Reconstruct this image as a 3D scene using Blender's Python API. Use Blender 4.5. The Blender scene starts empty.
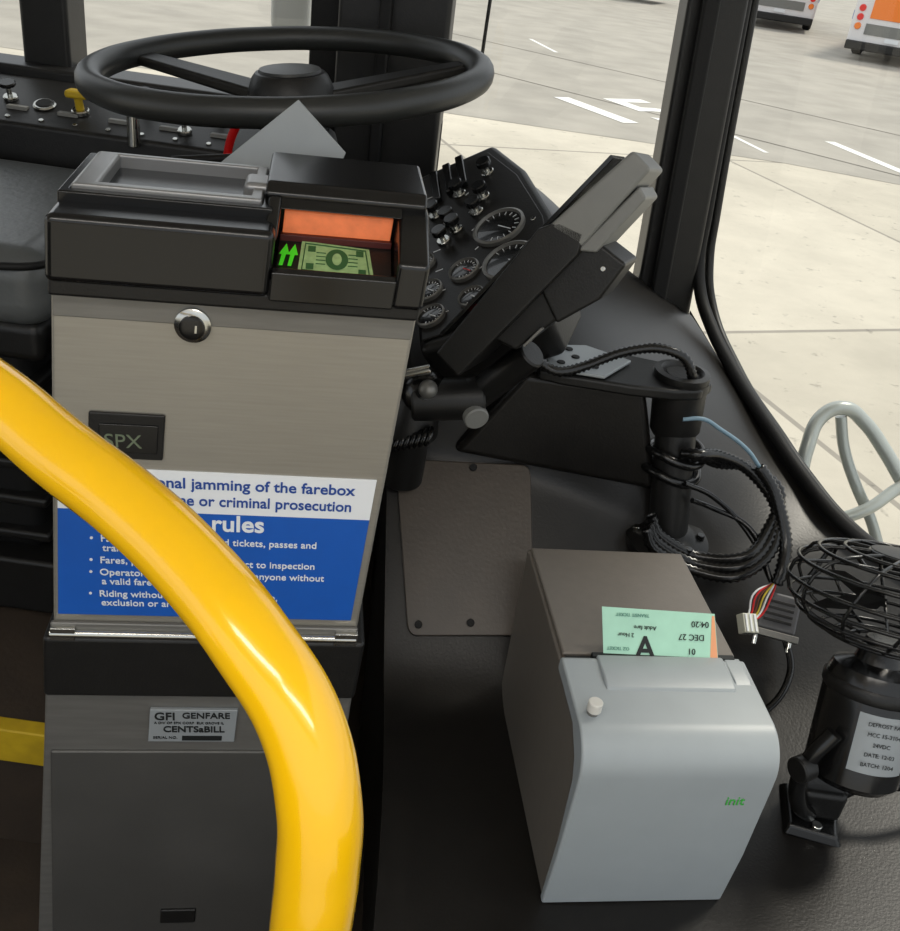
import bpy, math, random
from mathutils import Vector, Matrix
random.seed(3)
S=bpy.context.scene
try: S.view_settings.view_transform='Standard'
except Exception: pass
def lin(c):
    return tuple(((x/12.92) if x<=.04045 else ((x+.055)/1.055)**2.4) for x in c)
def mat(name,c,rough=.5,metal=0,var=.0,scale=30,bump=0,emit=0,spec=.5,coat=0,aniso=None):
    m=bpy.data.materials.new(name); m.use_nodes=True; nt=m.node_tree; b=nt.nodes['Principled BSDF']
    L=lin(c); b.inputs['Base Color'].default_value=(*L,1); b.inputs['Roughness'].default_value=rough
    b.inputs['Metallic'].default_value=metal; b.inputs['Specular IOR Level'].default_value=spec
    b.inputs['Coat Weight'].default_value=coat
    if emit: b.inputs['Emission Color'].default_value=(*L,1); b.inputs['Emission Strength'].default_value=emit
    tc=nt.nodes.new('ShaderNodeTexCoord'); n=nt.nodes.new('ShaderNodeTexNoise'); n.inputs['Scale'].default_value=scale; n.inputs['Detail'].default_value=5
    src=tc.outputs['Object']
    if aniso:
        mp=nt.nodes.new('ShaderNodeMapping'); mp.inputs['Scale'].default_value=aniso; nt.links.new(src,mp.inputs[0]); src=mp.outputs[0]
    nt.links.new(src,n.inputs['Vector'])
    if var:
        r=nt.nodes.new('ShaderNodeMapRange'); r.inputs['From Min'].default_value=.3; r.inputs['From Max'].default_value=.7
        r.inputs['To Min'].default_value=1-var; r.inputs['To Max'].default_value=1+var
        h=nt.nodes.new('ShaderNodeVectorMath'); h.operation='SCALE'; h.inputs[0].default_value=L
        nt.links.new(n.outputs[0],r.inputs[0]); nt.links.new(r.outputs[0],h.inputs['Scale']); nt.links.new(h.outputs[0],b.inputs['Base Color'])
    if bump:
        bp=nt.nodes.new('ShaderNodeBump'); bp.inputs['Strength'].default_value=bump; bp.inputs['Distance'].default_value=.002
        n2=nt.nodes.new('ShaderNodeTexNoise'); n2.inputs['Scale'].default_value=scale*8
        nt.links.new(src,n2.inputs['Vector']); nt.links.new(n2.outputs[0],bp.inputs['Height']); nt.links.new(bp.outputs[0],b.inputs['Normal'])
    return m
BLK=mat('black_plastic',(.085,.083,.08),.42,bump=.15,var=.15,scale=40,spec=.4)
DECK=mat('dash_grained_plastic',(.095,.088,.08),.36,bump=.12,var=.15,scale=30,spec=.35)
BLKG=mat('black_gloss',(.06,.06,.06),.22)
RUB=mat('black_rubber',(.055,.055,.055),.6,bump=.2,spec=.3)
WHEEL=mat('wheel_rim_plastic',(.15,.155,.15),.42,bump=.1)
PANEL=mat('access_panel_bronze',(.25,.215,.18),.40,var=.1,bump=.15,scale=20)
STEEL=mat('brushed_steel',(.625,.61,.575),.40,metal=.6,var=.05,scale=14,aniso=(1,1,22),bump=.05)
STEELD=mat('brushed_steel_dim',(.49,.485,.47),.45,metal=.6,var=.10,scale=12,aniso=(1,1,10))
CHROME=mat('chrome',(.75,.75,.73),.2,metal=1)
GRYL=mat('printer_shell',(.60,.625,.635),.38,var=.02,spec=.4)
TAUPE=mat('printer_taupe',(.455,.43,.40),.40,metal=.25,var=.04,scale=60,bump=.1)
MDTG=mat('terminal_grey',(.47,.47,.455),.5,var=.03)
YEL=mat('yellow_paint',(.96,.74,.03),.2,var=.05,scale=6,coat=.5)
YEL2=mat('yellow_nosing',(.72,.60,.08),.6,var=.2,scale=20)
BLUE=mat('placard_blue',(.07,.34,.70),.4,var=.03)
WHT=mat('white_print',(.90,.91,.92),.5)
NAVY=mat('navy_print',(.10,.27,.58),.5)
SEAT=mat('seat_vinyl',(.33,.34,.34),.38,bump=.4,var=.15,scale=10)
FLOOR=mat('rubber_floor',(.19,.15,.11),.7,bump=.3,var=.2,scale=15)
WALL=mat('dark_wall_panel',(.09,.09,.10),.5,var=.1)
ORANGE=mat('orange_backlight',(.85,.45,.27),.5,emit=.35,var=.2,scale=60)
REDD=mat('dark_red_sill',(.30,.07,.05),.5)
ARROW=mat('green_arrow_led',(.25,.75,.12),.5,emit=.35)
BILL=mat('bill_paper',(.60,.72,.48),.7,var=.15,scale=150)
BILLD=mat('bill_ink',(.18,.36,.18),.7)
TICK=mat('ticket_paper',(.66,.84,.75),.7,var=.04,scale=40)
INK=mat('ink',(.03,.05,.05),.6)
TEAL=mat('teal_ink',(.35,.55,.5),.6)
ORG=mat('orange_paper',(.9,.62,.45),.6)
RED=mat('red_plastic',(.8,.08,.08),.4)
LBLUE=mat('blue_wire',(.44,.54,.60),.45)
TRAY=mat('tray_grey',(.46,.46,.46),.4,var=.08,scale=6)
FRAMEG=mat('tray_frame',(.55,.55,.55),.3,metal=.4,var=.05)
GLZ=mat('gauge_face',(.05,.05,.05),.25,coat=.6)
LABEL=mat('silver_label',(.60,.62,.63),.45,metal=.3)
CARD=mat('grey_card',(.56,.58,.59),.45,var=.03)
MIRR=mat('mirror_arm_grey',(.70,.72,.70),.3,metal=.3)
MHOU=mat('mirror_housing_white',(.85,.86,.85),.35)
OFFW=mat('bus_white',(.88,.87,.87),.35)
TAILR=mat('tail_red',(.75,.1,.08),.3,emit=.3)
ADOR=mat('ad_orange',(.95,.5,.15),.4)
ADBL=mat('ad_blue',(.25,.4,.7),.4)
def link(o,par=None):
    bpy.context.collection.objects.link(o)
    if par: o.parent=par
    return o
def empty(name,loc=(0,0,0),yaw=0,M=None):
    e=bpy.data.objects.new(name,None); e.empty_display_size=.05
    bpy.context.collection.objects.link(e)
    if M is not None: e.matrix_world=M
    else: e.location=loc; e.rotation_euler=(0,0,yaw)
    return e
def mesh(name,v,f,m,par=None,bevel=0,smooth=False,seg=3,sub=0):
    me=bpy.data.meshes.new(name); me.from_pydata([tuple(x) for x in v],[],f); me.update()
    import bmesh
    bm=bmesh.new(); bm.from_mesh(me); bmesh.ops.recalc_face_normals(bm,faces=bm.faces); bm.to_mesh(me); bm.free()
    me.materials.append(m); o=bpy.data.objects.new(name,me); link(o,par)
    if smooth or bevel:
        for p in me.polygons: p.use_smooth=True
    if bevel:
        b=o.modifiers.new('b','BEVEL'); b.width=bevel; b.segments=seg; b.limit_method='ANGLE'; b.angle_limit=math.radians(35); b.harden_normals=True
    if sub:
        s=o.modifiers.new('s','SUBSURF'); s.levels=sub; s.render_levels=sub
    return o
SHK=0.0; HS=(1,1,1)
def sh(v): return [(x*HS[0]+SHK*z*HS[2],y*HS[1],z*HS[2]) for x,y,z in v]
def box(name,x0,x1,y0,y1,z0,z1,m,par=None,bevel=.002,seg=3):
    v=[(x,y,z) for z in(z0,z1) for y in(y0,y1) for x in(x0,x1)]
    return mesh(name,sh(v),[(0,1,3,2),(4,5,7,6),(0,1,5,4),(2,3,7,6),(0,2,6,4),(1,3,7,5)],m,par,bevel,seg=seg)
def prism(name,poly,vec,m,par=None,bevel=0,seg=3):
    n=len(poly); v=[Vector(p) for p in poly]; v2=[p+Vector(vec) for p in v]
    f=[tuple(range(n)),tuple(range(n,2*n))]+[(i,(i+1)%n,n+(i+1)%n,n+i) for i in range(n)]
    return mesh(name,sh(v+v2),f,m,par,bevel,seg=seg)
def frameM(o,z,x=None):
    z=Vector(z).normalized(); x=Vector(x) if x else (Vector((1,0,0)) if abs(z.x)<.9 else Vector((0,1,0)))
    y=z.cross(x).normalized(); x=y.cross(z)
    M=Matrix((x,y,z)).transposed().to_4x4(); M.translation=Vector(o); return M
def lathe(name,prof,o,axis,m,par=None,n=32,bevel=0):
    M=frameM(o,axis); v=[];f=[]
    for r,z in prof:
        for k in range(n):
            a=2*math.pi*k/n; v.append(M@Vector((r*math.cos(a),r*math.sin(a),z)))
    for i in range(len(prof)-1):
        for k in range(n):
            f.append((i*n+k,i*n+(k+1)%n,(i+1)*n+(k+1)%n,(i+1)*n+k))
    f.append(tuple(range(n))); f.append(tuple((len(prof)-1)*n+k for k in range(n)))
    o=mesh(name,v,f,m,par,0,True)
    md=o.modifiers.new('e','EDGE_SPLIT'); md.split_angle=math.radians(40)
    return o
def cyl(name,p0,p1,r,m,par=None,n=32,r2=None):
    p0=Vector(p0);p1=Vector(p1);L=(p1-p0).length;r2=r if r2 is None else r2;c=min(r,r2)*.12
    return lathe(name,[(r-c,0),(r,c),(r2,L-c),(r2-c,L)],p0,p1-p0,m,par,n)
def tube(name,pts,r,m,par=None,cyc=False,res=8):
    c=bpy.data.curves.new(name,'CURVE'); c.dimensions='3D'; c.bevel_depth=r; c.bevel_resolution=6; c.use_fill_caps=True
    s=c.splines.new('BEZIER'); s.bezier_points.add(len(pts)-1)
    for b,p in zip(s.bezier_points,pts): b.co=p; b.handle_left_type=b.handle_right_type='AUTO'
    s.use_cyclic_u=cyc; s.resolution_u=res
    c.materials.append(m); o=bpy.data.objects.new(name,c); return link(o,par)
def poly(name,pts,r,m,par=None,cyc=False):
    c=bpy.data.curves.new(name,'CURVE'); c.dimensions='3D'; c.bevel_depth=r; c.bevel_resolution=3
    P=[pts] if not isinstance(pts[0],list) else pts
    for q in P:
        s=c.splines.new('POLY'); s.points.add(len(q)-1)
        for b,p in zip(s.points,q): b.co=(*p,1)
        s.use_cyclic_u=cyc
    c.materials.append(m); o=bpy.data.objects.new(name,c); return link(o,par)
def text(name,s,loc,size,m,par=None,rot=(math.pi/2,0,0),align='LEFT',w=0,ext=.0004,M=None,sx=1):
    c=bpy.data.curves.new(name,'FONT'); c.body=s; c.size=size; c.extrude=ext; c.align_x=align; c.offset=w; c.resolution_u=4; c.materials.append(m)
    o=bpy.data.objects.new(name,c); link(o,par)
    if M is not None: o.matrix_local=M
    else: o.location=(loc[0]+SHK*loc[2],loc[1],loc[2]); o.rotation_euler=rot
    o.scale=(sx,1,1) if M is None else o.scale
    return o
def catmull(P,n=12):
    P=[Vector(p) for p in P]; Q=[2*P[0]-P[1]]+P+[2*P[-1]-P[-2]]; out=[]
    for i in range(1,len(Q)-2):
        for k in range(n):
            t=k/n; a,b,c,d=Q[i-1:i+3]
            out.append(.5*((2*b)+(c-a)*t+(2*a-5*b+4*c-d)*t*t+(3*b-a-3*c+d)*t**3))
    out.append(P[-1]); return out
def corrugated(name,P,r,m,par=None,pitch=.006):
    pts=catmull(P,40); L=[0]
    for i in range(1,len(pts)): L.append(L[-1]+(pts[i]-pts[i-1]).length)
    n=int(L[-1]/pitch*2); out=[];j=0
    for k in range(n+1):
        s=L[-1]*k/n
        while j<len(L)-2 and L[j+1]<s: j+=1
        t=(s-L[j])/max(1e-9,L[j+1]-L[j]); out.append((pts[j].lerp(pts[j+1],t),1.0 if k%2 else .75))
    c=bpy.data.curves.new(name,'CURVE'); c.dimensions='3D'; c.bevel_depth=r; c.bevel_resolution=3
    s=c.splines.new('POLY'); s.points.add(len(out)-1)
    for b,(p,q) in zip(s.points,out): b.co=(*p,1); b.radius=q
    c.materials.append(m); return link(bpy.data.objects.new(name,c),par)

# ---------------- outside ----------------
gm=bpy.data.materials.new('concrete_yard'); gm.use_nodes=True; nt=gm.node_tree; b=nt.nodes['Principled BSDF']; b.inputs['Roughness'].default_value=.8
tc=nt.nodes.new('ShaderNodeTexCoord'); mp=nt.nodes.new('ShaderNodeMapping'); mp.inputs['Rotation'].default_value=(0,0,math.radians(68)); nt.links.new(tc.outputs['Object'],mp.inputs[0])
br=nt.nodes.new('ShaderNodeTexBrick'); br.offset=0; br.inputs['Scale'].default_value=1; br.inputs['Brick Width'].default_value=6; br.inputs['Row Height'].default_value=4.2
br.inputs['Mortar Size'].default_value=.03; br.inputs['Mortar Smooth'].default_value=.3
br.inputs['Color1'].default_value=(*lin((.765,.735,.67)),1); br.inputs['Color2'].default_value=(*lin((.80,.77,.705)),1); br.inputs['Mortar'].default_value=(*lin((.60,.575,.53)),1)
nt.links.new(mp.outputs[0],br.inputs['Vector'])
def gnoise(scale,a,b_,c,d,src,det=8):
    no=nt.nodes.new('ShaderNodeTexNoise'); no.inputs['Scale'].default_value=scale; no.inputs['Detail'].default_value=det; no.inputs['Roughness'].default_value=.65; nt.links.new(src,no.inputs['Vector'])
    rp=nt.nodes.new('ShaderNodeMapRange'); rp.inputs[1].default_value=a; rp.inputs[2].default_value=b_; rp.inputs[3].default_value=c; rp.inputs[4].default_value=d; nt.links.new(no.outputs[0],rp.inputs[0]); return rp.outputs[0]
def gm2(a,b_):
    mu=nt.nodes.new('ShaderNodeMath'); mu.operation='MULTIPLY'; nt.links.new(a,mu.inputs[0]); nt.links.new(b_,mu.inputs[1]); return mu.outputs[0]
k1=gm2(gnoise(.35,.3,.7,.84,1.06,mp.outputs[0]),gm2(gnoise(7,.64,.72,1,.68,tc.outputs['Object'],3),gnoise(1.6,.35,.65,.93,1.04,tc.outputs['Object'],6)))
vm=nt.nodes.new('ShaderNodeVectorMath'); vm.operation='SCALE'; nt.links.new(br.outputs[0],vm.inputs[0]); nt.links.new(k1,vm.inputs['Scale']); nt.links.new(vm.outputs[0],b.inputs['Base Color'])
mesh('ground',[(-150,-80,-1.1),(150,-80,-1.1),(150,220,-1.1),(-150,220,-1.1)],[(0,1,2,3)],gm)
ASPH=mat('asphalt_band',(.64,.62,.58),.85,var=.12,scale=1.2)
mesh('asphalt_lane',[(-60,17.2,-1.096),(4.2,14.6,-1.096),(80,-5,-1.096),(150,60,-1.096),(60,160,-1.096),(-60,120,-1.096)],[(0,1,2,3,4,5)],ASPH)
PAINT=mat('road_paint',(.92,.92,.90),.7,var=.06,scale=5)
pm=empty('road_marking')
def stripe(n,p,q,w,m=PAINT):
    p=Vector((*p,-1.092));q=Vector((*q,-1.092));d=(q-p).normalized();s=Vector((-d.y,d.x,0))*w/2
    mesh(n,[p-s,p+s,q+s,q-s],[(0,1,2,3)],m,pm)
stripe('stripe_1',(5.5,17.0),(6.3,14.6),.2); stripe('stripe_2',(3.45,17.2),(4.05,15.2),.09); stripe('stripe_3',(1.1,24),(.5,26),.1)
JT=mat('joint_dark',(.45,.43,.40),.9)
stripe('joint_1',(-3,21.5),(9.5,12.2),.05,JT); stripe('joint_2',(-3,26),(14,14),.05,JT)
text('stall_number','15',(1.50,15.75,-1.09),2.7,PAINT,pm,rot=(0,0,math.radians(34)),w=.03,ext=.001)
def bus(name,loc,yaw,ad):
    e=empty(name,(loc[0],loc[1],-1.1),yaw)
    box('body',-1.3,1.3,0,11.5,.38,3.1,OFFW,e,.12)
    box('bumper',-1.28,1.28,-.12,.1,.30,.55,BLK,e,.04)
    box('rear_window',-.95,.95,-.02,.05,1.9,2.75,BLKG,e,.03)
    box('engine_grille',-.85,.85,-.03,.04,.75,1.05,MDTG,e,.01)
    box('ad_panel',-.8,.8,-.03,.04,1.2,1.8,ad,e,.01)
    for s in(-1,1):
        for k,z in enumerate((.95,1.2,1.45)): lathe('tail_lamp_%d_%d'%(s,k),[(.1,0),(.08,.05)],(s*1.08,-.01,z),(0,-1,0),TAILR if k else ADOR,e,16)
        for y in(2.6,8.8): cyl('wheel_%d_%d'%(s,y),(s*1.0,y,.5),(s*1.33,y,.5),.5,RUB,e)
        for k in range(5): box('side_window_%d_%d'%(s,k),s*1.31-.02,s*1.31+.02,1.2+k*1.9,2.8+k*1.9,1.7,2.7,BLKG,e,.02)
        box('stripe_%d'%s,s*1.31-.015,s*1.31+.015,.2,11.3,1.1,1.35,ADBL,e,.0)
        box('ad_side_%d'%s,s*1.312-.015,s*1.312+.015,4,7.6,.7,1.55,ad,e,0)
        box('mirror_%d'%s,s*1.55-.1,s*1.55+.1,11.3,11.45,1.8,2.3,BLK,e,.03)
    box('license_plate',-.2,.2,-.04,.02,.6,.72,WHT,e,.005)
bus('parked_bus',(9.95,41.0),math.radians(-14),ADBL)
bus('parked_bus.001',(11.35,32.3),math.radians(-24),ADOR)
bus('parked_bus.002',(6.2,46.5),math.radians(70),ADBL)

# ---------------- bus shell ----------------
box('floor',-4,1.2,-1.0,2.2,-.06,0,FLOOR,None,0)
box('ceiling',-4,1.0,-1.1,2.3,2.3,2.36,OFFW,None,0)
box('wall_left',-4,-.12,2.15,2.2,-.8,1.14,WALL,None,0)
box('wall_left_lower',-.12,.5,2.18,2.23,-.8,.80,WALL,None,0)
box('wall_header',-4,.42,2.12,2.2,1.95,2.3,WALL,None,.005)
box('wall_right',-4,-.9,-1.06,-1.0,-.8,.9,WALL,None,0)
wp=empty('window_pillar')
box('rear_post',-.345,-.12,2.08,2.2,.8,2.3,BLK,wp,.012)
box('inner_ridge',-.26,-.235,2.05,2.09,.8,2.3,RUB,wp,.006)
box('divider',-1.0,-.90,2.1,2.2,1.15,2.3,BLK,wp,.01)
box('thin_post',-.41,-.345,2.14,2.2,1.16,2.3,RUB,wp,.006)
mesh('corner_post_body',[(.368,2.11,.76),(.500,2.13,.76),(.500,2.23,.76),(.368,2.23,.76),(.29,2.11,2.3),(.40,2.13,2.3),(.40,2.23,2.3),(.29,2.23,2.3)],[(0,1,2,3),(4,5,6,7),(0,1,5,4),(1,2,6,5),(2,3,7,6),(3,0,4,7)],BLK,wp,.01)
mesh('corner_post_rib',[(.395,2.085,.80),(.43,2.085,.80),(.43,2.12,.80),(.395,2.12,.80),(.315,2.085,2.3),(.345,2.085,2.3),(.345,2.12,2.3),(.315,2.12,2.3)],[(0,1,2,3),(4,5,6,7),(0,1,5,4),(1,2,6,5),(2,3,7,6),(3,0,4,7)],RUB,wp,.006)
box('window_sill',-4,-.345,2.05,2.16,1.125,1.16,BLK,wp,.008)
glm=bpy.data.materials.new('window_glass'); glm.use_nodes=True; nt=glm.node_tree; nt.nodes.clear()
o_=nt.nodes.new('ShaderNodeOutputMaterial'); mx=nt.nodes.new('ShaderNodeMixShader'); tr=nt.nodes.new('ShaderNodeBsdfTransparent'); gl=nt.nodes.new('ShaderNodeBsdfGlossy'); gl.inputs['Roughness'].default_value=.02
tr.inputs[0].default_value=(.97,.97,.95,1); mx.inputs[0].default_value=.04
nt.links.new(tr.outputs[0],mx.inputs[1]); nt.links.new(gl.outputs[0],mx.inputs[2]); nt.links.new(mx.outputs[0],o_.inputs[0])
mesh('window_1',[(-4,2.17,1.15),(-.41,2.17,1.15),(-.41,2.17,1.95),(-4,2.17,1.95)],[(0,1,2,3)],glm)
mesh('window_2',[(-.12,2.17,.8),(.38,2.17,.8),(.32,2.17,1.95),(-.12,2.17,1.95)],[(0,1,2,3)],glm)
sill=[(.506,2.176,.80),(.56,1.93,.76),(.616,1.71,.72),(.65,1.62,.695),(.715,1.506,.66),(.819,1.445,.62),(1.0,1.32,.58),(1.3,1.05,.52),(1.5,.6,.5),(1.55,0,.5),(1.55,-.9,.5)]
ss=catmull(sill,5)
v=[tuple(p) for p in ss]+[(p.x-.10*(2.3-p.z)/1.5,p.y,2.3) for p in ss]; n=len(ss)
mesh('window_3',v,[(i,i+1,n+i+1,n+i) for i in range(n-1)],glm)
v=[tuple(p) for p in ss]+[(p.x+.02,p.y+.02,-.8) for p in ss]
mesh('wall_front',v,[(i,i+1,n+i+1,n+i) for i in range(n-1)],WALL)
gk=empty('windshield_gasket')
tube('seal',[(.400,2.16,2.2),(.452,2.16,1.455),(.483,2.155,1.02),(.490,2.15,.93),(.505,2.12,.865),(.53,2.05,.815)]+[tuple(Vector(p)+Vector((.006,0,.012))) for p in sill[1:]],.014,RUB,gk)
tube('seal_outer',[(.425,2.19,2.2),(.477,2.19,1.455),(.510,2.18,1.02),(.518,2.17,.93),(.535,2.13,.85)]+[tuple(Vector(p)+Vector((.028,.02,.0))) for p in sill[1:]],.010,BLK,gk)
LEM=mat('fill_lamp_glow',(1,.97,.92),.5,emit=1.5)
for k,(x,y) in enumerate([(-.5,-.25),(.35,-.45)]):  # out-of-view glowing fixtures, added as fill to brighten the interior
    cl=empty('added_fill_lamp' if k==0 else 'added_fill_lamp.001',(x,y,2.3))
    box('housing',-.5,.5,-.12,.12,-.04,.0,OFFW,cl,.01); box('fill_glow_panel',-.47,.47,-.09,.09,-.048,-.038,LEM,cl,.003)
    al=bpy.data.lights.new('fill_area_light','AREA'); al.shape='RECTANGLE'; al.size=.9; al.size_y=.16; al.energy=7; al.color=(1,.96,.90)  # added fill light under each fixture
    ao=bpy.data.objects.new('fill_area_light',al); link(ao,cl); ao.location=(0,0,-.055)

# driver platform
pl=empty('driver_platform')
box('deck_panel',-3,-.5,1.12,2.14,0,.305,FLOOR,pl,.004)
box('yellow_nosing',-3,-.42,1.095,1.125,.235,.309,YEL2,pl,.004)

# seat
st=empty('driver_seat')
o=box('cushion',-1.22,-.64,1.34,1.86,.90,1.03,SEAT,st,.05,6)
box('cushion_pan',-1.2,-.66,1.36,1.84,.84,.91,BLK,st,.02)
box('suspension_bellows',-1.15,-.72,1.42,1.78,.42,.85,RUB,st,.03)
for k in range(5): box('bellows_rib_%d'%k,-1.17,-.70,1.40,1.80,.46+k*.075,.48+k*.075,BLK,st,.008)
box('pedestal_base',-1.2,-.68,1.38,1.82,.31,.43,BLK,st,.01)
box('backrest',-1.36,-1.2,1.36,1.84,.98,1.75,SEAT,st,.05,6)
box('headrest',-1.36,-1.24,1.48,1.72,1.78,1.95,SEAT,st,.04,6)
tube('side_lever',[(-.65,1.40,.88),(-.60,1.36,.87),(-.56,1.33,.89)],.012,BLK,st)
tube('seat_piping',[(-1.2,1.35,1.01),(-.9,1.338,1.012),(-.68,1.345,1.008),(-.645,1.38,1.008),(-.638,1.6,1.01),(-.645,1.82,1.008)],.006,RUB,st)

# side switch console
sc=empty('side_switch_console')
prism('console_body',[(-1.9,1.86,.7),(-1.9,1.86,1.09),(-1.9,2.02,1.14),(-1.9,2.14,1.14),(-1.9,2.14,.7)],(1.5,0,0),BLK,sc,.008)
def onc(x,t): return Vector((x,1.86+.16*t,1.09+.05*t))
nrm=Vector((0,-.30,.954))
for k,(x,t) in enumerate([(-.955,.5),(-.60,.30),(-.70,.75),(-.55,.75)]):
    p=onc(x,t); cyl('switch_base_%d'%k,p,p+nrm*.008,.014,CHROME,sc); cyl('toggle_%d'%k,p,p+nrm*.03,.005,CHROME,sc); cyl('toggle_cap_%d'%k,p+nrm*.028,p+nrm*.036,.016,BLKG,sc)
p=onc(-.81,.40); cyl('yellow_valve_stem',p,p+nrm*.035,.008,YEL2,sc); cyl('yellow_valve_skirt',p,p+nrm*.010,.017,CHROME,sc); box('yellow_valve_knob',p.x-.022,p.x+.022,p.y-.024,p.y+.008,p.z+.03,p.z+.045,YEL2,sc,.006)
p=onc(-.885,.45); cyl('socket_ring',p,p+nrm*.006,.022,CHROME,sc); cyl('socket_hole',p+nrm*.004,p+nrm*.008,.016,RUB,sc)
for k in range(9):
    p=onc(-1.0+k*.065,.12); cyl('panel_screw_%d'%k,p,p+nrm*.003,.005,CHROME,sc,12)
for k in range(5):
    p=onc(-.93+k*.1,.3); box('indicator_plate_%d'%k,p.x-.02,p.x+.02,p.y-.002,p.y+.012,p.z-.002,p.z+.006,MDTG,sc,.001)
tube('red_handle',[(-.50,1.84,1.08),(-.49,1.83,1.12),(-.475,1.82,1.155)],.008,RED,sc)
cyl('chrome_post',(-.68,1.85,1.08),(-.68,1.85,1.16),.012,CHROME,sc)

# steering wheel
sw=empty('steering_wheel',M=frameM((-.335,1.60,1.296),(-.105,-.045,.994),(1,0,0)))
tube('rim',[(.300*math.cos(a),.300*math.sin(a),0) for a in [2*math.pi*k/16 for k in range(16)]],.0205,WHEEL,sw,True,12)
lathe('hub',[(.068,-.06),(.072,-.03),(.066,-.01),(.060,.004),(.055,.010),(.02,.016)],(0,0,-.014),(0,0,1),BLK,sw)
lathe('horn_cap',[(.05,.0),(.048,.005),(.03,.007)],(0,0,-.004),(0,0,1),WHEEL,sw)
for a in (20,160,270):
    c,s_=math.cos(math.radians(a)),math.sin(math.radians(a))
    P=lambda r,w,z:(r*c-w*s_,r*s_+w*c,z)
    mesh('spoke_%d'%a,[P(.05,-.03,-.05),P(.05,.03,-.05),P(.29,.022,-.014),P(.29,-.022,-.014),P(.05,-.03,-.03),P(.05,.03,-.03),P(.29,.022,.002),P(.29,-.022,.002)],[(0,1,2,3),(4,5,6,7),(0,1,5,4),(1,2,6,5),(2,3,7,6),(3,0,4,7)],BLK,sw,.006)
sc2=empty('steering_column')
cyl('shaft',(-.333,1.60,1.23),(-.25,1.62,.6),.05,BLK,sc2); cyl('boot',(-.329,1.602,1.2),(-.29,1.61,1.0),.07,RUB,sc2,r2=.09)
tube('signal_lever',[(-.30,1.59,1.17),(-.42,1.54,1.16),(-.5,1.52,1.15)],.007,BLK,sc2)
cyl('lower_column',(-.25,1.62,.62),(-.2,1.65,.31),.06,BLK,sc2)

# ---------------- dashboard ----------------
db=empty('dashboard')
B=.43
R=[[(0,.3,B),(.25,.3,B),(.5,.3,B),(.9,.3,B),(1.48,.3,.49)],
[(-.01,.8,B),(.2,.8,B),(.45,.85,B),(.75,.95,.44),(1.28,1.04,.51)],
[(-.05,1.14,B),(.14,1.15,B),(.36,1.17,B),(.58,1.18,.45),(.97,1.32,.57)],
[(-.06,1.20,.437),(.14,1.21,.437),(.36,1.22,.445),(.58,1.24,.47),(.86,1.41,.605)],
[(-.11,1.45,.71),(.12,1.455,.715),(.33,1.42,.645),(.52,1.40,.60),(.712,1.50,.655)],
[(-.11,1.465,.722),(.12,1.47,.728),(.33,1.44,.66),(.52,1.43,.615),(.70,1.53,.66)],
[(-.11,1.478,.77),(.12,1.485,.87),(.31,1.475,.80),(.47,1.52,.68),(.675,1.59,.68)],
[(-.09,1.51,.82),(.12,1.51,.92),(.29,1.53,.85),(.45,1.60,.745),(.64,1.66,.70)],
[(-.12,1.75,.93),(.07,1.75,1.03),(.2,1.8,.975),(.37,1.88,.85),(.56,1.93,.76)],
[(-.16,2.0,1.02),(.0,2.0,1.12),(.11,2.0,1.085),(.25,2.04,.96),(.50,2.15,.805)],
[(-.16,2.14,1.0),(.0,2.14,1.08),(.11,2.14,1.04),(.25,2.14,.92),(.51,2.17,.79)]]
v=[p for r in R for p in r]; nc=5; f=[(i*nc+j,i*nc+j+1,(i+1)*nc+j+1,(i+1)*nc+j) for i in range(len(R)-1) for j in range(nc-1)]
mesh('top_skin',v,f,DECK,db,smooth=True,sub=3)
L=[r[0] for r in R]; v=L+[(x,y,0) for x,y,z in L]; n=len(L)
mesh('side_skirt',v,[(i,i+1,n+i+1,n+i) for i in range(n-1)],DECK,db)
def onslope(x,y,h=.0): return Vector((x,y-.73*h,.447+1.065*(y-1.205)+.68*h))
def rrect(c,r,n=5):
    out=[]
    for i,p in enumerate(c):
        a=Vector(c[i-1])-Vector(p); b_=Vector(c[(i+1)%4])-Vector(p); a=a.normalized()*r; b_=b_.normalized()*r; p=Vector(p)
        for k in range(n+1):
            t=k/n; out.append((p+a)*(1-t)**2+p*2*t*(1-t)+(p+b_)*t*t)
    return out
pc=rrect([(-.030,1.248),(.178,1.268),(.138,1.465),(-.094,1.450)],.016)
prism('access_panel',[tuple(onslope(p.x,p.y,.014)) for p in pc],(0,.012,-.011),PANEL,db,.002)
for k,(x,y) in enumerate([(.07,1.272),(-.015,1.262),(.155,1.285),(.04,1.452)]):
    p=onslope(x,y,.014); cyl('panel_bolt_%d'%k,p,p+Vector((0,-.73,.68))*.006,.0065,RUB,db,16)
e1=Vector((-.09,.47,.13)); e2=Vector((.15,0,.085)); O=Vector((-.07,1.45,.928)); N=e2.cross(e1).normalized()
def pp(u,v_,h=0): return O+e2*u+e1*v_+N*h
ip=empty('instrument_panel')
prism('binnacle',[tuple(pp(*q)) for q in [(-.05,-.02),(1.2,-.05),(1.45,.1),(1.5,.45),(1.35,.8),(1.08,1.06),(-.05,1.04)]],tuple(-N*.10),BLK,ip,.012)
prism('face_plate',[tuple(pp(*q,.001)) for q in [(0,.02),(1.15,.0),(1.36,.13),(1.4,.45),(1.25,.77),(1.0,1.0),(0,.99)]],tuple(N*.003),DECK,ip,.002)
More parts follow.
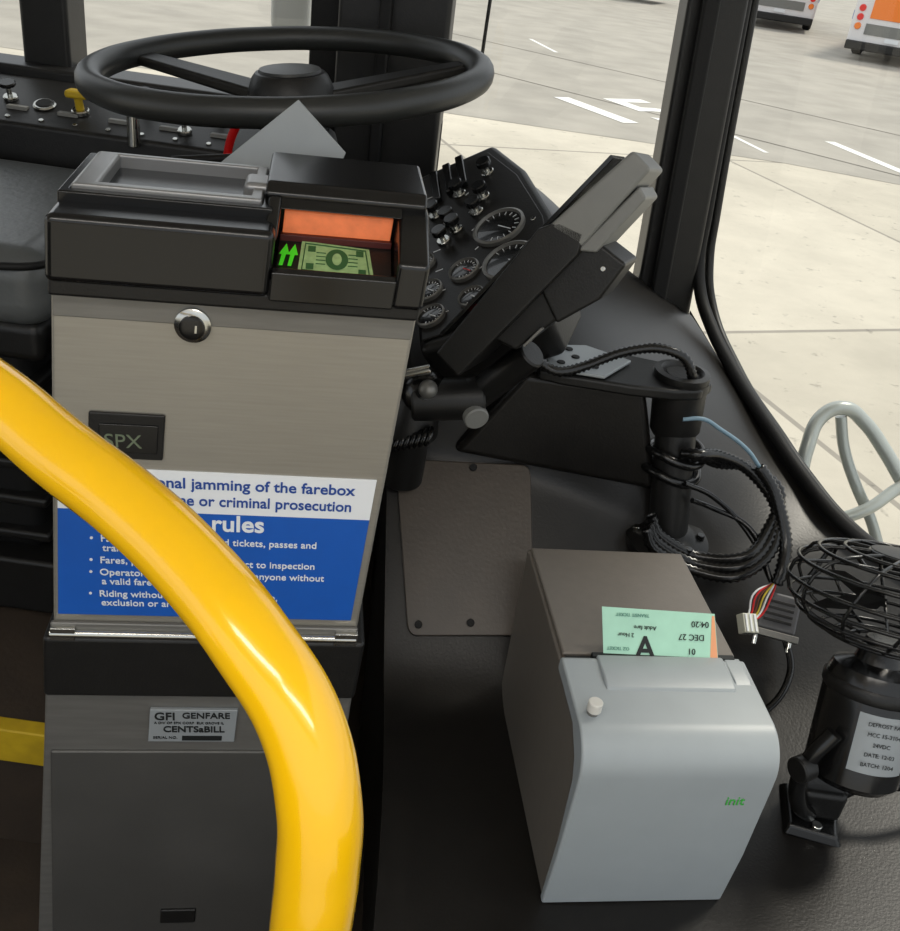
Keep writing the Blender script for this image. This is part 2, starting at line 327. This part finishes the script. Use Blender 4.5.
for k,(u,v_,r_) in enumerate([(.95,.47,.048),(.98,.255,.048),(.52,.30,.028),(.13,.26,.026),(.12,.12,.026),(.11,.43,.022),(.55,.14,.024)]):
    c=pp(u,v_,.004)
    lathe('gauge_bezel_%d'%k,[(r_,0),(r_,.007),(r_*.9,.009),(r_*.86,.004)],c,N,STEELD,ip)
    lathe('gauge_face_%d'%k,[(r_*.86,.004),(r_*.8,.0045)],c,N,GLZ,ip)
    M=frameM(c+N*.0055,N,e1*-1); ex=M.col[0].xyz; ey=M.col[1].xyz
    tk=[]
    for j in range(13):
        a=math.radians(-30+j*20); d=ex*math.cos(a)+ey*math.sin(a); tk.append([tuple(c+N*.0055+d*r_*.62),tuple(c+N*.0055+d*r_*.78)])
    poly('gauge_ticks_%d'%k,tk,.0006,WHT,ip)
    poly('gauge_needle_%d'%k,[tuple(c+N*.007),tuple(c+N*.007+(ex*.6+ey*.5)*r_*.8)],.0009,RED if k==2 else WHT,ip)
for k,(u,v_) in enumerate([(.45,.62),(.85,.70),(.35,.52),(.75,.62),(.5,.56),(.3,.7),(.6,.78),(.95,.85)]):
    c=pp(u,v_,.004); cyl('knob_base_%d'%k,c,c+N*.006,.013,CHROME,ip,20); cyl('knob_stem_%d'%k,c,c+N*.02,.005,CHROME,ip,16); cyl('knob_cap_%d'%k,c+N*.018,c+N*.03,.014,BLKG,ip,24)
for k in range(3):
    c=pp(.35+.16*k,.88+.02*k,.004); M=frameM(c,N,e1); o=box('rocker_%d'%k,-.05,.05,-.008,.008,0,.012,BLKG,ip,.003); o.matrix_local=M
c=pp(.60,.02,.004); M=frameM(c,N,e2); o=box('red_switch',-.012,.012,-.008,.008,0,.014,RED,ip,.003); o.matrix_local=M
tk=[]
for k in range(7):
    a=.12+k*.12; tk.append([tuple(pp(.22,a,.0045)),tuple(pp(.30,a,.0045))]); tk.append([tuple(pp(.66,a+.04,.0045)),tuple(pp(.70,a+.05,.0045))])
poly('legend_marks',tk,.0008,WHT,ip)
for k,(u,v_) in enumerate([(.06,.95),(.94,.95),(1.3,.45),(1.1,.05)]):
    c=pp(u,v_,.003); cyl('screw_%d'%k,c,c+N*.003,.005,CHROME,ip,12)

# ---------------- terminal ----------------
Lx=Vector((.567,0,.824)); Nb=Vector((.777,-.33,-.535)).normalized(); Wy=Lx.cross(Nb)
M=Matrix((Lx*.9,Wy*.9,Nb*.9)).transposed().to_4x4(); M.translation=Vector((-.043,1.285,.990))
md=empty('data_terminal',M=M)
def pxz(name,pts,y0,y1,m,bev=.004):
    return prism(name,[(s,y0,n_) for s,n_ in pts],(0,y1-y0,0),m,md,bev)
pxz('front_bezel',[(0,0),(.255,-.02),(.285,-.005),(.30,.035),(.27,.05),(.0,.052)],0,.17,BLK)
pxz('screen_housing',[(.265,-.012),(.428,.0),(.428,.038),(.28,.045)],.0,.17,MDTG,.006)
pxz('grey_rear_cover',[(.27,.042),(.40,.042),(.395,.062),(.29,.066)],.01,.16,MDTG,.004)
pxz('rear_box',[(.19,.04),(.30,.045),(.31,.110),(.245,.120),(.17,.10)],.02,.15,BLK,.006)
pxz('lower_housing',[(.075,.045),(.20,.045),(.19,.098),(.09,.085)],.03,.14,BLK,.006)
box('screen_glass',.02,.40,.02,.15,-.021,-.014,BLKG,md,.001)
cyl('rear_screw',(.28,.018,.09),(.28,.022,.09),.004,CHROME,md,12)
box('connector_plate',.11,.15,.012,.03,.088,.092,STEELD,md,.001)
mt=empty('terminal_mount')
def ball(name,p,r,m,par): return lathe(name,[(r*math.sin(math.pi*k/12)+.0001,-r*math.cos(math.pi*k/12)) for k in range(13)],p,(0,0,1),m,par,24)
ball('ball_1',(-.055,1.385,.875),.040,BLKG,mt); ball('ball_2',(.02,1.385,.885),.030,BLK,mt)
cyl('clamp_arm',(-.075,1.375,.865),(.04,1.385,.882),.034,BLK,mt); cyl('base_cup',(-.075,1.40,.80),(-.065,1.39,.87),.048,BLK,mt,r2=.036)
cyl('grey_knob',(.020,1.375,.868),(.032,1.345,.862),.020,MDTG,mt); cyl('mount_stem',(-.08,1.42,.69),(-.075,1.40,.81),.036,BLK,mt)
cyl('upper_stem',(.03,1.39,.885),(.10,1.35,.985),.024,BLK,mt)
cyl('chrome_pin',(-.09,1.36,.915),(-.05,1.36,.930),.008,CHROME,mt); ball('clamp_bolt',(-.05,1.35,.90),.015,STEELD,mt)
hx=[]
for k in range(240):
    t=k/240; a=t*2*math.pi*11; c=Vector((-.13,1.38,.77)).lerp(Vector((-.035,1.35,.82)),t); hx.append(tuple(c+Vector((.35*math.sin(a),math.cos(a),.93*math.sin(a)))*.015))
poly('coiled_cord',hx,.004,BLKG,mt)

# ---------------- bracket and post ----------------
cp=empty('equipment_post')
lathe('base_flange',[(.072,0),(.072,.012),(.05,.02),(.038,.03)],(.392,1.42,.637),(0,-.15,1),BLK,cp)
for k in range(6):
    a=k*math.pi/3; p=Vector((.392+.056*math.cos(a),1.42+.056*math.sin(a),.651)); cyl('base_bolt_%d'%k,p,p+Vector((0,0,.012)),.007,CHROME if k==3 else BLKG,cp,12)
cyl('tube',(.392,1.425,.65),(.362,1.47,.88),.034,BLK,cp); lathe('socket',[(.036,0),(.042,.01),(.044,.075),(.047,.085),(.047,.095)],(.368,1.468,.825),(-.1,.1,1),BLK,cp)
lathe('cup_ring',[(.030,.0),(.040,.0),(.046,.01),(.046,.022),(.036,.024),(.030,.018),(.028,.0)],(.357,1.475,.915),(0,0,1),BLK,cp)
cyl('cup_hole',(.357,1.475,.93),(.357,1.475,.934),.029,RUB,cp)
th=[(.12,1.43,.905),(.16,1.42,.905),(.27,1.415,.905),(.34,1.42,.905),(.385,1.435,.905),(.41,1.47,.905),(.40,1.51,.905),(.36,1.53,.905),(.25,1.55,.905),(.15,1.55,.905),(.12,1.52,.905)]
prism('arm_plate',th,(0,0,.02),BLK,cp,.006)
prism('bracket_plate',[(.13,1.425,.927),(.225,1.42,.927),(.275,1.50,.927),(.20,1.54,.927),(.14,1.52,.927)],(0,0,.006),LABEL,cp,.002)
for k,(x,y) in enumerate([(.155,1.45),(.18,1.48),(.21,1.45),(.225,1.49),(.17,1.51)]): cyl('bracket_hole_%d'%k,(x,y,.932),(x,y,.935),.007,RUB,cp,16)
mesh('support_wedge',[(.0,1.445,.74),(.36,1.445,.72),(.10,1.45,.905),(.30,1.45,.905),(.0,1.53,.74),(.36,1.53,.72),(.10,1.53,.905),(.30,1.53,.905)],[(0,1,3,2),(4,5,7,6),(0,1,5,4),(2,3,7,6),(0,2,6,4),(1,3,7,5)],DECK,cp,.014)

cb=empty('cable_bundle')
corrugated('conduit_terminal',[(.10,1.39,.975),(.1175,1.40,.95),(.15,1.40,.938),(.19,1.42,.945),(.245,1.44,.968),(.30,1.45,.98),(.345,1.45,.972),(.366,1.45,.945),(.37,1.455,.925)],.009,BLKG,cb,.008)
for k in range(3):
    o_=Vector((.004*k,.01*k-.01,.008*(k%3)))
    corrugated('conduit_loop_%d'%k,[Vector(q)*1.0+o_ for q in [(.375,1.42,.82-.02*k),(.40,1.405,.83-.015*k),(.44,1.43,.82-.02*k),(.50,1.45,.79-.01*k),(.555,1.43,.74),(.555-.01*k,1.38,.685),(.50,1.345,.645+.006*k),(.43,1.36,.635),(.36,1.37,.66),(.34,1.38,.69)]],.0105,BLKG,cb,.010)
for k in range(2): tube('cross_wire_%d'%k,[(.39+.02*k,1.40,.77-.03*k),(.45,1.42,.74-.02*k),(.52,1.40,.69+.01*k),(.56,1.34,.64)],.0045,BLKG,cb)
for k in range(2):
    z=.80-.035*k; tube('post_wrap_%d'%k,[(.375+.045*math.cos(a),1.455+.045*math.sin(a),z+.006*math.sin(a*2)) for a in [2*math.pi*j/8 for j in range(8)]],.008,BLKG,cb,True)
tube('blue_wire',[(.366,1.43,.872),(.40,1.435,.875),(.431,1.44,.860),(.487,1.44,.828),(.515,1.44,.80)],.0036,LBLUE,cb)
corrugated('right_conduit',[(.515,1.44,.80),(.55,1.42,.76),(.575,1.38,.70),(.572,1.345,.66),(.566,1.335,.64)],.012,BLKG,cb,.009)
WIR=[RED,WHT,mat('wire_yellow',(.8,.7,.2),.5),mat('wire_brown',(.4,.2,.1),.5)]
for k in range(6): tube('signal_wire_%d'%k,[(.568,1.34,.65-.002*k),(.560-.006*k,1.32,.625),(.545-.004*k,1.30,.595),(.528-.002*k,1.29,.592)],.0016,WIR[k%4],cb)
tube('lower_cable',[(.59,1.30,.575),(.60,1.24,.53),(.55,1.19,.475),(.48,1.16,.465)],.006,BLKG,cb)
tube('black_lead',[(.60,1.33,.60),(.63,1.36,.66),(.66,1.36,.72),(.68,1.30,.72)],.004,BLKG,cb)
dn=empty('serial_connector',(.578,1.318,.605))
dn.rotation_euler=(math.radians(50),0,math.radians(-12)); dn.scale=(1.15,1.15,1.15)
box('shell',-.028,.028,-.035,.02,-.009,.009,mat('connector_graphite',(.30,.30,.31),.4,var=.1),dn,.004)
box('flange',-.034,.034,-.045,-.035,-.01,.010,STEELD,dn,.001)
for s in(-1,1): cyl('thumbscrew_%d'%s,(s*.024,-.06,0),(s*.024,-.01,0),.004,CHROME,dn,16)
for k in range(4): box('ridge_%d'%k,-.02,.02,-.022+k*.009,-.018+k*.009,.009,.011,BLK,dn,.0005)
wc=empty('wire_plug',(.523,1.285,.588)); wc.rotation_euler=(math.radians(40),math.radians(10),math.radians(20)); wc.scale=(.9,.9,.9)
box('housing',-.016,.016,-.018,.018,-.010,.010,mat('nylon_white',(.80,.80,.74),.5),wc,.002)
for k in range(3): box('pin_hole_%d'%k,-.012+k*.009,-.006+k*.009,-.0185,-.010,-.004,.004,INK,wc,0); box('rib_%d'%k,-.013+k*.010,-.009+k*.010,-.016,.016,.010,.0125,WHT,wc,.0005)

# ---------------- exterior mirror bracket ----------------
mb=empty('exterior_mirror_bracket')
tube('loop_tube',[(.832,1.935,.40),(.802,1.95,.50),(.800,1.98,.585),(.825,2.02,.65),(.870,2.03,.672),(.925,2.03,.645),(.985,2.0,.59),(1.04,1.97,.53),(1.15,1.95,.43)],.0165,MIRR,mb)
tube('inner_tube',[(.87,2.03,.65),(.895,2.01,.58),(.935,1.98,.51),(.985,1.95,.44),(1.03,1.93,.36)],.013,MIRR,mb)
tube('lower_tube',[(.70,1.86,.35),(.832,1.9,.42),(.948,1.91,.485),(1.02,1.95,.53),(1.1,1.98,.57)],.014,MIRR,mb)
box('bracket_foot',.80,.88,1.86,1.94,.25,.42,MIRR,mb,.01)
em=empty('exterior_mirror')
box('housing',-.560,-.462,2.42,2.50,1.240,1.62,MHOU,em,.02); tube('arm',[(-.5,2.46,1.6),(-.45,2.4,1.75),(-.4,2.22,1.8)],.012,BLK,em)
tube('antenna_rod',[(-.052,2.3,2.0),(-.052,2.3,1.5),(-.056,2.3,1.27)],.004,BLK,em)

# ---------------- defroster fan ----------------
FT=Vector((.595,1.04,.44)); FS=1.3
fn=empty('defroster_fan',M=Matrix.Translation(FT)@Matrix.Scale(FS,4)@Matrix.Translation(-FT))
A=Vector((.03,.36,1)).normalized(); MC=Vector((.613,1.01,.532))
Mf=frameM(MC,A,(1,0,0))
lathe('motor',[(.025,-.004),(.042,0),(.049,.008),(.049,.115),(.044,.128),(.025,.135),(.018,.16)],MC,A,BLKG,fn)
lathe('motor_band',[(.0492,.10),(.051,.103),(.051,.112),(.0492,.115)],MC,A,BLK,fn)
v=[];f=[];K=12
for z in(.028,.092):
    for k in range(K+1):
        a=math.radians(-122+k*72/K); v.append(Mf@Vector((.0496*math.cos(a),.0496*math.sin(a),z)))
for k in range(K): f.append((k,k+1,K+2+k,K+1+k))
mesh('motor_label',v,f,LABEL,fn,smooth=True)
for k,s_ in enumerate(['DEFROST FAN','MCC 15-3104','24VDC','DATE: 12-03','BATCH: 1204']):
    a=math.radians(-90); p=Mf@Vector((.0506*math.cos(a),.0506*math.sin(a),.081-.011*k))
    zz=(Mf.to_3x3()@Vector((math.cos(a),math.sin(a),0))); xx=(Mf.to_3x3()@Vector((-math.sin(a),math.cos(a),0))).normalized()
    T=frameM(p,zz,xx); text('label_text_%d'%k,s_,None,.0060,INK,fn,align='CENTER',M=T,ext=.0002)
rings=[]
for r_,z in [(.035,.155),(.05,.157),(.065,.161),(.08,.168),(.094,.178),(.104,.192),(.110,.210),(.103,.230),(.085,.243),(.06,.249),(.035,.25)]:
    rings.append([tuple(Mf@Vector((r_*math.cos(a),r_*math.sin(a),z))) for a in [2*math.pi*k/40 for k in range(40)]])
poly('cage_rings',rings,.0022,BLKG,fn,True)
sp=[]
for k in range(12):
    q=[]
    for j,(r_,z) in enumerate([(.03,.155),(.05,.157),(.07,.163),(.09,.174),(.104,.190),(.109,.205),(.106,.222),(.095,.237),(.075,.246),(.05,.250),(.025,.251)]):
        a=2*math.pi*k/12+.05*j; q.append(tuple(Mf@Vector((r_*math.cos(a),r_*math.sin(a),z))))
    sp.append(q)
poly('cage_spokes',sp,.0020,BLKG,fn)
lathe('cage_cap',[(.036,0),(.034,.004),(.01,.006)],Mf@Vector((0,0,.249)),A,BLK,fn)
for k in range(4):
    a=k*math.pi/2+.3
    def q(r_,da,z): return Mf@Vector((r_*math.cos(a+da),r_*math.sin(a+da),z))
    mesh('blade_%d'%k,[q(.015,-.4,.19),q(.05,-.45,.182),q(.092,-.3,.18),q(.095,.15,.205),q(.06,.4,.215),q(.015,.4,.205)],[(0,1,2,3,4,5)],BLK,fn,smooth=True)
tube('bracket_yoke',[(.570,.995,.605),(.555,.99,.575),(.552,.99,.535),(.565,.995,.497),(.588,1.01,.468)],.009,BLKG,fn)
tube('bracket_yoke_rear',[(.655,1.04,.605),(.668,1.04,.55),(.655,1.04,.51),(.622,1.035,.475)],.009,BLKG,fn)
mesh('foot_plate',[(.565,1.00,.440),(.63,.988,.440),(.642,1.05,.442),(.575,1.075,.442),(.57,1.005,.454),(.622,.995,.454),(.635,1.045,.454),(.58,1.068,.454)],[(0,1,2,3),(4,5,6,7),(0,1,5,4),(1,2,6,5),(2,3,7,6),(3,0,4,7)],BLKG,fn,.004)
box('foot_block',.578,.630,1.015,1.055,.453,.495,BLK,fn,.008); cyl('foot_screw',(.600,1.005,.453),(.600,1.005,.459),.006,CHROME,fn,16)
cyl('pivot_knob',(.556,.99,.56),(.540,.98,.56),.014,BLK,fn)
corrugated('fan_cord',[(.64,1.03,.53),(.67,1.03,.515),(.70,1.03,.51),(.76,1.05,.52)],.007,BLKG,fn)

# ---------------- fare box ----------------
fb=empty('fare_box',(-.229,.894,1.193),math.atan2(.179,.984)); SHK=.075
box('body',-.178,.178,0,.24,-.43,0,STEEL,fb,.004)
box('upper_band',-.176,.176,-.0015,.1,-.035,-.0,STEELD,fb,.001)
box('hinge_plate',-.18,.178,-.006,.0,-.432,-.418,STEELD,fb,.002)
cyl('hinge_barrel',(-.18+SHK*-.43,-.008,-.432),(.178+SHK*-.43,-.008,-.432),.005,CHROME,fb)
for s in(-1,1): box('hinge_clip_%d'%s,s*.165-.014,s*.165+.014,-.012,-.004,-.44,-.422,CHROME,fb,.001)
box('black_collar',-.188,.19,-.012,.25,-.53,-.436,BLK,fb,.006)
def trap(name,w0,w1,z0,z1,y0,y1,m,bev):
    v=[(-w0,y0,z0),(w0,y0,z0),(w0,y1,z0),(-w0,y1,z0),(-w1,y0,z1),(w1,y0,z1),(w1,y1,z1),(-w1,y1,z1)]
    mesh(name,sh(v),[(0,1,2,3),(4,5,6,7),(0,1,5,4),(1,2,6,5),(2,3,7,6),(3,0,4,7)],m,fb,bev)
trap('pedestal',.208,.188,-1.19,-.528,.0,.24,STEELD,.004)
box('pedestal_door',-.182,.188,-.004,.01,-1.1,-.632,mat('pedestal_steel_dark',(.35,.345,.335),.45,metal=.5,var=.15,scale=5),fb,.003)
box('pedestal_latch',-.03,.02,-.008,.0,-.985,-.955,BLK,fb,.002)
lx,lz=-.042+SHK*-.04,-.034
lathe('lock_ring',[(.018,0),(.018,.006),(.013,.009)],(lx,0,lz),(0,-1,0),CHROME,fb); lathe('lock_core',[(.0125,.006),(.0125,.012),(.009,.013)],(lx,0,lz),(0,-1,0),BLKG,fb); box('key_slot',-.0395,-.0375,-.0145,-.012,-.038,-.030,CHROME,fb,0)
box('display_bezel',-.141,-.064,-.004,0,-.193,-.138,BLK,fb,.002); box('display_glass',-.130,-.070,-.006,-.003,-.184,-.150,BLKG,fb,.001)
text('display_text','SPX',(-.124,-.0065,-.177),.023,mat('lcd_dark',(.38,.42,.34),.4,emit=.05),fb)
box('placard',-.172,.168,-.002,0,-.408,-.258,BLUE,fb,.0005); box('placard_header',-.172,.168,-.0022,0,-.260,-.206,WHT,fb,.0005)
text('notice_1','Intentional jamming of the farebox',(.146,-.0025,-.227),.0190,NAVY,fb,align='RIGHT',w=.0003)
text('notice_2','may result in fine or criminal prosecution',(.146,-.0025,-.249),.0190,NAVY,fb,align='RIGHT',w=.0003,sx=.93)
text('title','Violation rules',(.052,-.0025,-.282),.030,WHT,fb,align='RIGHT',w=.0006)
for k,(s_,z) in enumerate([('•  Fares are required: prepaid tickets, passes and',-.302),('    transfers must be shown',-.315),('•  Fares, passes and IDs are subject to inspection',-.332),('•  Operators may refuse service to anyone without',-.349),('    a valid fare',-.362),('•  Riding without fare may result in a fine,',-.380),('    exclusion or arrest',-.393)]):
    text('rule_%d'%k,s_,(-.138,-.0025,z),.0128,WHT,fb,w=.0001)
box('name_plate',-.062,.046,-.0055,.0,-.612,-.556,LABEL,fb,.001)
text('plate_logo','GFI',(-.056,-.006,-.573),.018,INK,fb,w=.0003); text('plate_name','GENFARE',(-.022,-.006,-.570),.014,INK,fb,w=.0002)
text('plate_model','CENTSaBILL',(-.044,-.006,-.594),.0145,INK,fb,w=.0003); text('plate_small','A DIV OF SPX CORP  ELK GROVE IL',(-.056,-.006,-.580),.0055,INK,fb); text('plate_serial','SERIAL NO.',(-.056,-.006,-.606),.006,INK,fb); box('serial_stamp',-.02,.03,-.0062,-.005,-.609,-.601,INK,fb,0)
# head
HS=(.945,.86,.92)
box('head_left',-.190,.030,-.024,.20,.006,.078,BLKG,fb,.008,4)
box('head_skirt',-.188,.188,-.018,.20,-.010,.010,BLK,fb,.004)
def ring(name,x0,x1,y0,y1,i,z0,z1,m,bev=.002):
    a0,a1,b0,b1=i
    v=[]
    for z in(z0,z1):
        v+=[(x0,y0,z),(x1,y0,z),(x1,y1,z),(x0,y1,z),(a0,b0,z),(a1,b0,z),(a1,b1,z),(a0,b1,z)]
    f=[]
    for k in range(4):
        j=(k+1)%4
        f+=[(8+k,8+j,12+j,12+k),(k,j,4+j,4+k),(k,j,8+j,8+k),(4+k,4+j,12+j,12+k)]
    mesh(name,sh(v),f,m,fb,bev)
ring('coin_tray_frame',-.178,.012,.045,.196,(-.152,.0,.060,.186),.068,.093,FRAMEG,.003)
ring('coin_tray_rim',-.188,.024,.030,.205,(-.178,.012,.045,.196),.060,.088,BLKG,.002)
mesh('coin_tray_floor',sh([(-.152,.060,.082),(.0,.060,.082),(.0,.186,.072),(-.152,.186,.072)]),[(0,1,2,3)],TRAY,fb)
mesh('coin_tray_step',sh([(-.152,.060,.0825),(.0,.060,.0825),(-.02,.10,.0795),(-.12,.10,.0795)]),[(0,1,2,3)],BLKG,fb)
box('tray_funnel_cup',-.010,.020,.09,.14,.078,.098,FRAMEG,fb,.006)
box('bill_floor',.028,.16,-.02,.2,.004,.026,BLK,fb,.003)
prism('bill_lip',[(.030,-.024,.004),(.030,-.024,.036),(.030,-.014,.039),(.030,.0,.030),(.030,.0,.004)],(.128,0,0),BLKG,fb,.002)
prism('bill_hood',[(.014,.076,.026),(.014,.072,.070),(.014,.062,.096),(.014,.076,.106),(.014,.205,.110),(.014,.205,.018)],(.172,0,0),BLKG,fb,.004)
prism('bill_hood_visor',[(.030,.048,.084),(.030,.078,.100),(.030,.078,.078)],(.130,0,0),BLKG,fb,.002)
prism('right_cheek',[(.156,-.024,.004),(.156,-.024,.056),(.156,.06,.089),(.156,.2,.094),(.156,.2,.004)],(.034,0,0),BLKG,fb,.006)
prism('left_cheek',[(.018,-.018,.064),(.018,.06,.096),(.018,.07,.064)],(.014,0,0),BLKG,fb,.004)
box('orange_window',.036,.152,.062,.073,.054,.079,ORANGE,fb,.001)
box('orange_sill',.034,.154,.056,.070,.046,.054,REDD,fb,.001)
mesh('bill_ramp',sh([(.034,-.008,.028),(.154,-.008,.028),(.154,.060,.048),(.034,.060,.048)]),[(0,1,2,3)],BLK,fb)
def ramp(x,t,h=.001):
    z=.028+.020*t+h; return (x*HS[0]+SHK*z*HS[2],(-.008+.068*t)*HS[1],z*HS[2])
mesh('dollar_bill',[ramp(.056,.12),ramp(.136,.02),ramp(.130,.86),ramp(.058,.96)],[(0,1,2,3)],BILL,fb)
poly('bill_border',[ramp(.060,.17,.0014),ramp(.131,.09,.0014),ramp(.126,.80,.0014),ramp(.062,.88,.0014)],.0008,BILLD,fb,True)
mesh('bill_portrait',[ramp(.096+.012*math.cos(a),.5+.28*math.sin(a),.0016) for a in [2*math.pi*k/24 for k in range(24)]],[tuple(range(24))],BILLD,fb)
mesh('bill_face',[ramp(.096+.005*math.cos(a),.5+.16*math.sin(a),.0019) for a in [2*math.pi*k/24 for k in range(24)]],[tuple(range(24))],BILL,fb)
for k,(x,t) in enumerate([(.068,.27),(.123,.2),(.069,.74),(.120,.70)]):
    mesh('bill_numeral_%d'%k,[ramp(x-.004,t-.08,.0016),ramp(x+.004,t-.08,.0016),ramp(x+.004,t+.08,.0016),ramp(x-.004,t+.08,.0016)],[(0,1,2,3)],BILLD,fb)
poly('bill_lines',[[ramp(.074,.35+.1*j,.0016),ramp(.084,.35+.1*j,.0016)] for j in range(4)]+[[ramp(.108,.35+.1*j,.0016),ramp(.118,.35+.1*j,.0016)] for j in range(4)],.0005,BILLD,fb)
for k,x in enumerate((.040,.049)):
    mesh('arrow_%d'%k,[ramp(x-.005,.5,.003),ramp(x+.002,.80,.003),ramp(x+.006,.5,.003),ramp(x+.0025,.5,.003),ramp(x,.2,.003),ramp(x-.004,.2,.003),ramp(x-.002,.5,.003)],[(0,1,2,3,4,5,6)],ARROW,fb)
SHK=0; HS=(1,1,1)
gc=empty('plastic_card_sheet')
prism('sheet',[(-.229,1.145,1.337),(-.168,1.125,1.290),(-.20,1.105,1.20),(-.36,1.10,1.20),(-.310,1.112,1.262)],(0,.003,0),CARD,gc,.001)

# ---------------- ticket printer ----------------
tp=empty('ticket_printer',(.202,.826,.4312),math.radians(10)); W=.246; tp.scale=(1,1,1.036)
prism('chassis',[(0,.012,0),(0,.004,.2),(0,.008,.235),(0,.03,.268),(0,.14,.281),(0,.392,.284),(0,.392,0)],(W,0,0),TAUPE,tp,.004)
def arc(c,r,a0,a1,n): return [(c[0]+r*math.cos(math.radians(a0+(a1-a0)*k/n)),c[1]+r*math.sin(math.radians(a0+(a1-a0)*k/n))) for k in range(n+1)]
outp=[(.012,0),(.0,.0),(-.009,.10),(-.012,.225)]+arc((.038,.240),.050,178,98,12)+[(.138,.294),(.143,.290),(.143,.272)]
inn=[(.12,.272),(.05,.268),(.02,.245),(.008,.22),(.004,.12)]
prism('front_shell',[(-.002,y,z) for y,z in outp+inn],(W+.004,0,0),GRYL,tp,.007,4)
prism('slot_block',[(.045,.078,.285),(.045,.084,.294),(.045,.10,.298),(.045,.138,.298),(.045,.143,.296),(.045,.143,.285)],(.172,0,0),GRYL,tp,.003)
prism('slot_block_end',[(.220,.08,.285),(.220,.10,.2945),(.220,.143,.2945),(.220,.143,.285)],(.022,0,0),GRYL,tp,.002)
box('slot_gap',.008,W-.008,.143,.152,.27,.2855,INK,tp,0)
box('slot_mouth',.04,.235,.140,.148,.28,.296,INK,tp,.001)
box('lid',.004,W-.004,.153,.388,.282,.289,TAUPE,tp,.003)
cyl('knob_stem',(.018,.045,.285),(.018,.045,.300),.007,STEELD,tp); cyl('knob',(.018,.043,.296),(.018,.043,.310),.009,mat('knob_white',(.80,.79,.76),.4),tp,24)
text('maker_mark','init',(.192,-.0125,.198),.020,mat('mark_green',(.25,.68,.25),.5),tp,rot=(math.radians(88),0,0))
tk=empty('paper_ticket'); tk.parent=tp; tk.location=(.056,.145,.295); tk.rotation_euler=(math.radians(-40),0,math.radians(-2))
mesh('paper_sheet',[(0,0,-.008),(.156,0,-.008),(.150,.0,.058),(-.004,.0,.060),(0,.0006,-.008),(.156,.0006,-.008),(.150,.0006,.058),(-.004,.0006,.060)],[(0,1,2,3),(4,5,6,7),(0,1,5,4),(1,2,6,5),(2,3,7,6),(3,0,4,7)],TICK,tk)
mesh('orange_edge',[(.144,-.0003,-.008),(.1555,-.0003,-.008),(.1495,-.0003,.055),(.146,-.0003,.0553)],[(0,1,2,3)],ORG,tk)
text('zone_letter','A',(.042,-.0008,-.003),.040,INK,tk,w=.0008)
def rt(n,s,x,z,sz,m=INK,deg=180): text(n,s,(x,-.0008,z),sz,m,tk,rot=(math.pi/2,math.radians(deg),0))
rt('print_time','04:20',.142,.047,.011); rt('print_date','DEC 27',.136,.030,.011); rt('print_no','01',.124,.012,.011)
rt('print_adult','Adult fare',.070,.038,.0075); rt('print_hours','2 Hour',.040,.028,.0075); rt('print_teal','TRANSIT TICKET',.060,.053,.006,TEAL); rt('print_teal_2','OZ TICKET',.034,.010,.006,TEAL)

# ---------------- yellow pole ----------------
yp=empty('yellow_grab_rail')
tube('rail',[(-.95,.80,1.36),(-.62,.68,1.31),(-.358,.567,1.255),(-.291,.536,1.240),(-.241,.506,1.228),(-.187,.4755,1.2165),(-.132,.435,1.204),(-.092,.40,1.190),(-.060,.373,1.166),(-.0445,.3527,1.131),(-.041,.342,1.0855),(-.0416,.336,1.042),(-.042,.33,.9),(-.042,.33,.5),(-.042,.33,.02)],.0232,YEL,yp,res=16)
lathe('floor_flange',[(.05,0),(.05,.006),(.03,.02)],(-.042,.33,.001),(0,0,1),YEL,yp)

# ---------------- camera/light ----------------
cd=bpy.data.cameras.new('camera'); co=bpy.data.objects.new('camera',cd); bpy.context.collection.objects.link(co)
p=math.radians(30); ro=math.radians(8)
f_=Vector((0,math.cos(p),-math.sin(p))); u0=Vector((0,math.sin(p),math.cos(p))); r0=Vector((1,0,0))
r_=r0*math.cos(ro)+u0*math.sin(ro); u_=u0*math.cos(ro)-r0*math.sin(ro)
M=Matrix((r_,u_,-f_)).transposed().to_4x4(); M.translation=(0,0,1.55); co.matrix_world=M
cd.sensor_fit='HORIZONTAL'; cd.sensor_width=36; cd.lens=36*965/900; cd.clip_start=.02; cd.clip_end=500
S.camera=co
w=bpy.data.worlds.new('sky'); S.world=w; w.use_nodes=True; nt=w.node_tree; bg=nt.nodes['Background']
bg.inputs[0].default_value=(.90,.95,1,1); bg.inputs[1].default_value=1.1
sl=bpy.data.lights.new('sun','SUN'); sl.energy=2.3; sl.angle=math.radians(10); sl.color=(1,.94,.83)
so=bpy.data.objects.new('sun',sl); bpy.context.collection.objects.link(so); so.rotation_euler=Vector((-.45,-.35,-1)).to_track_quat('-Z','Y').to_euler()
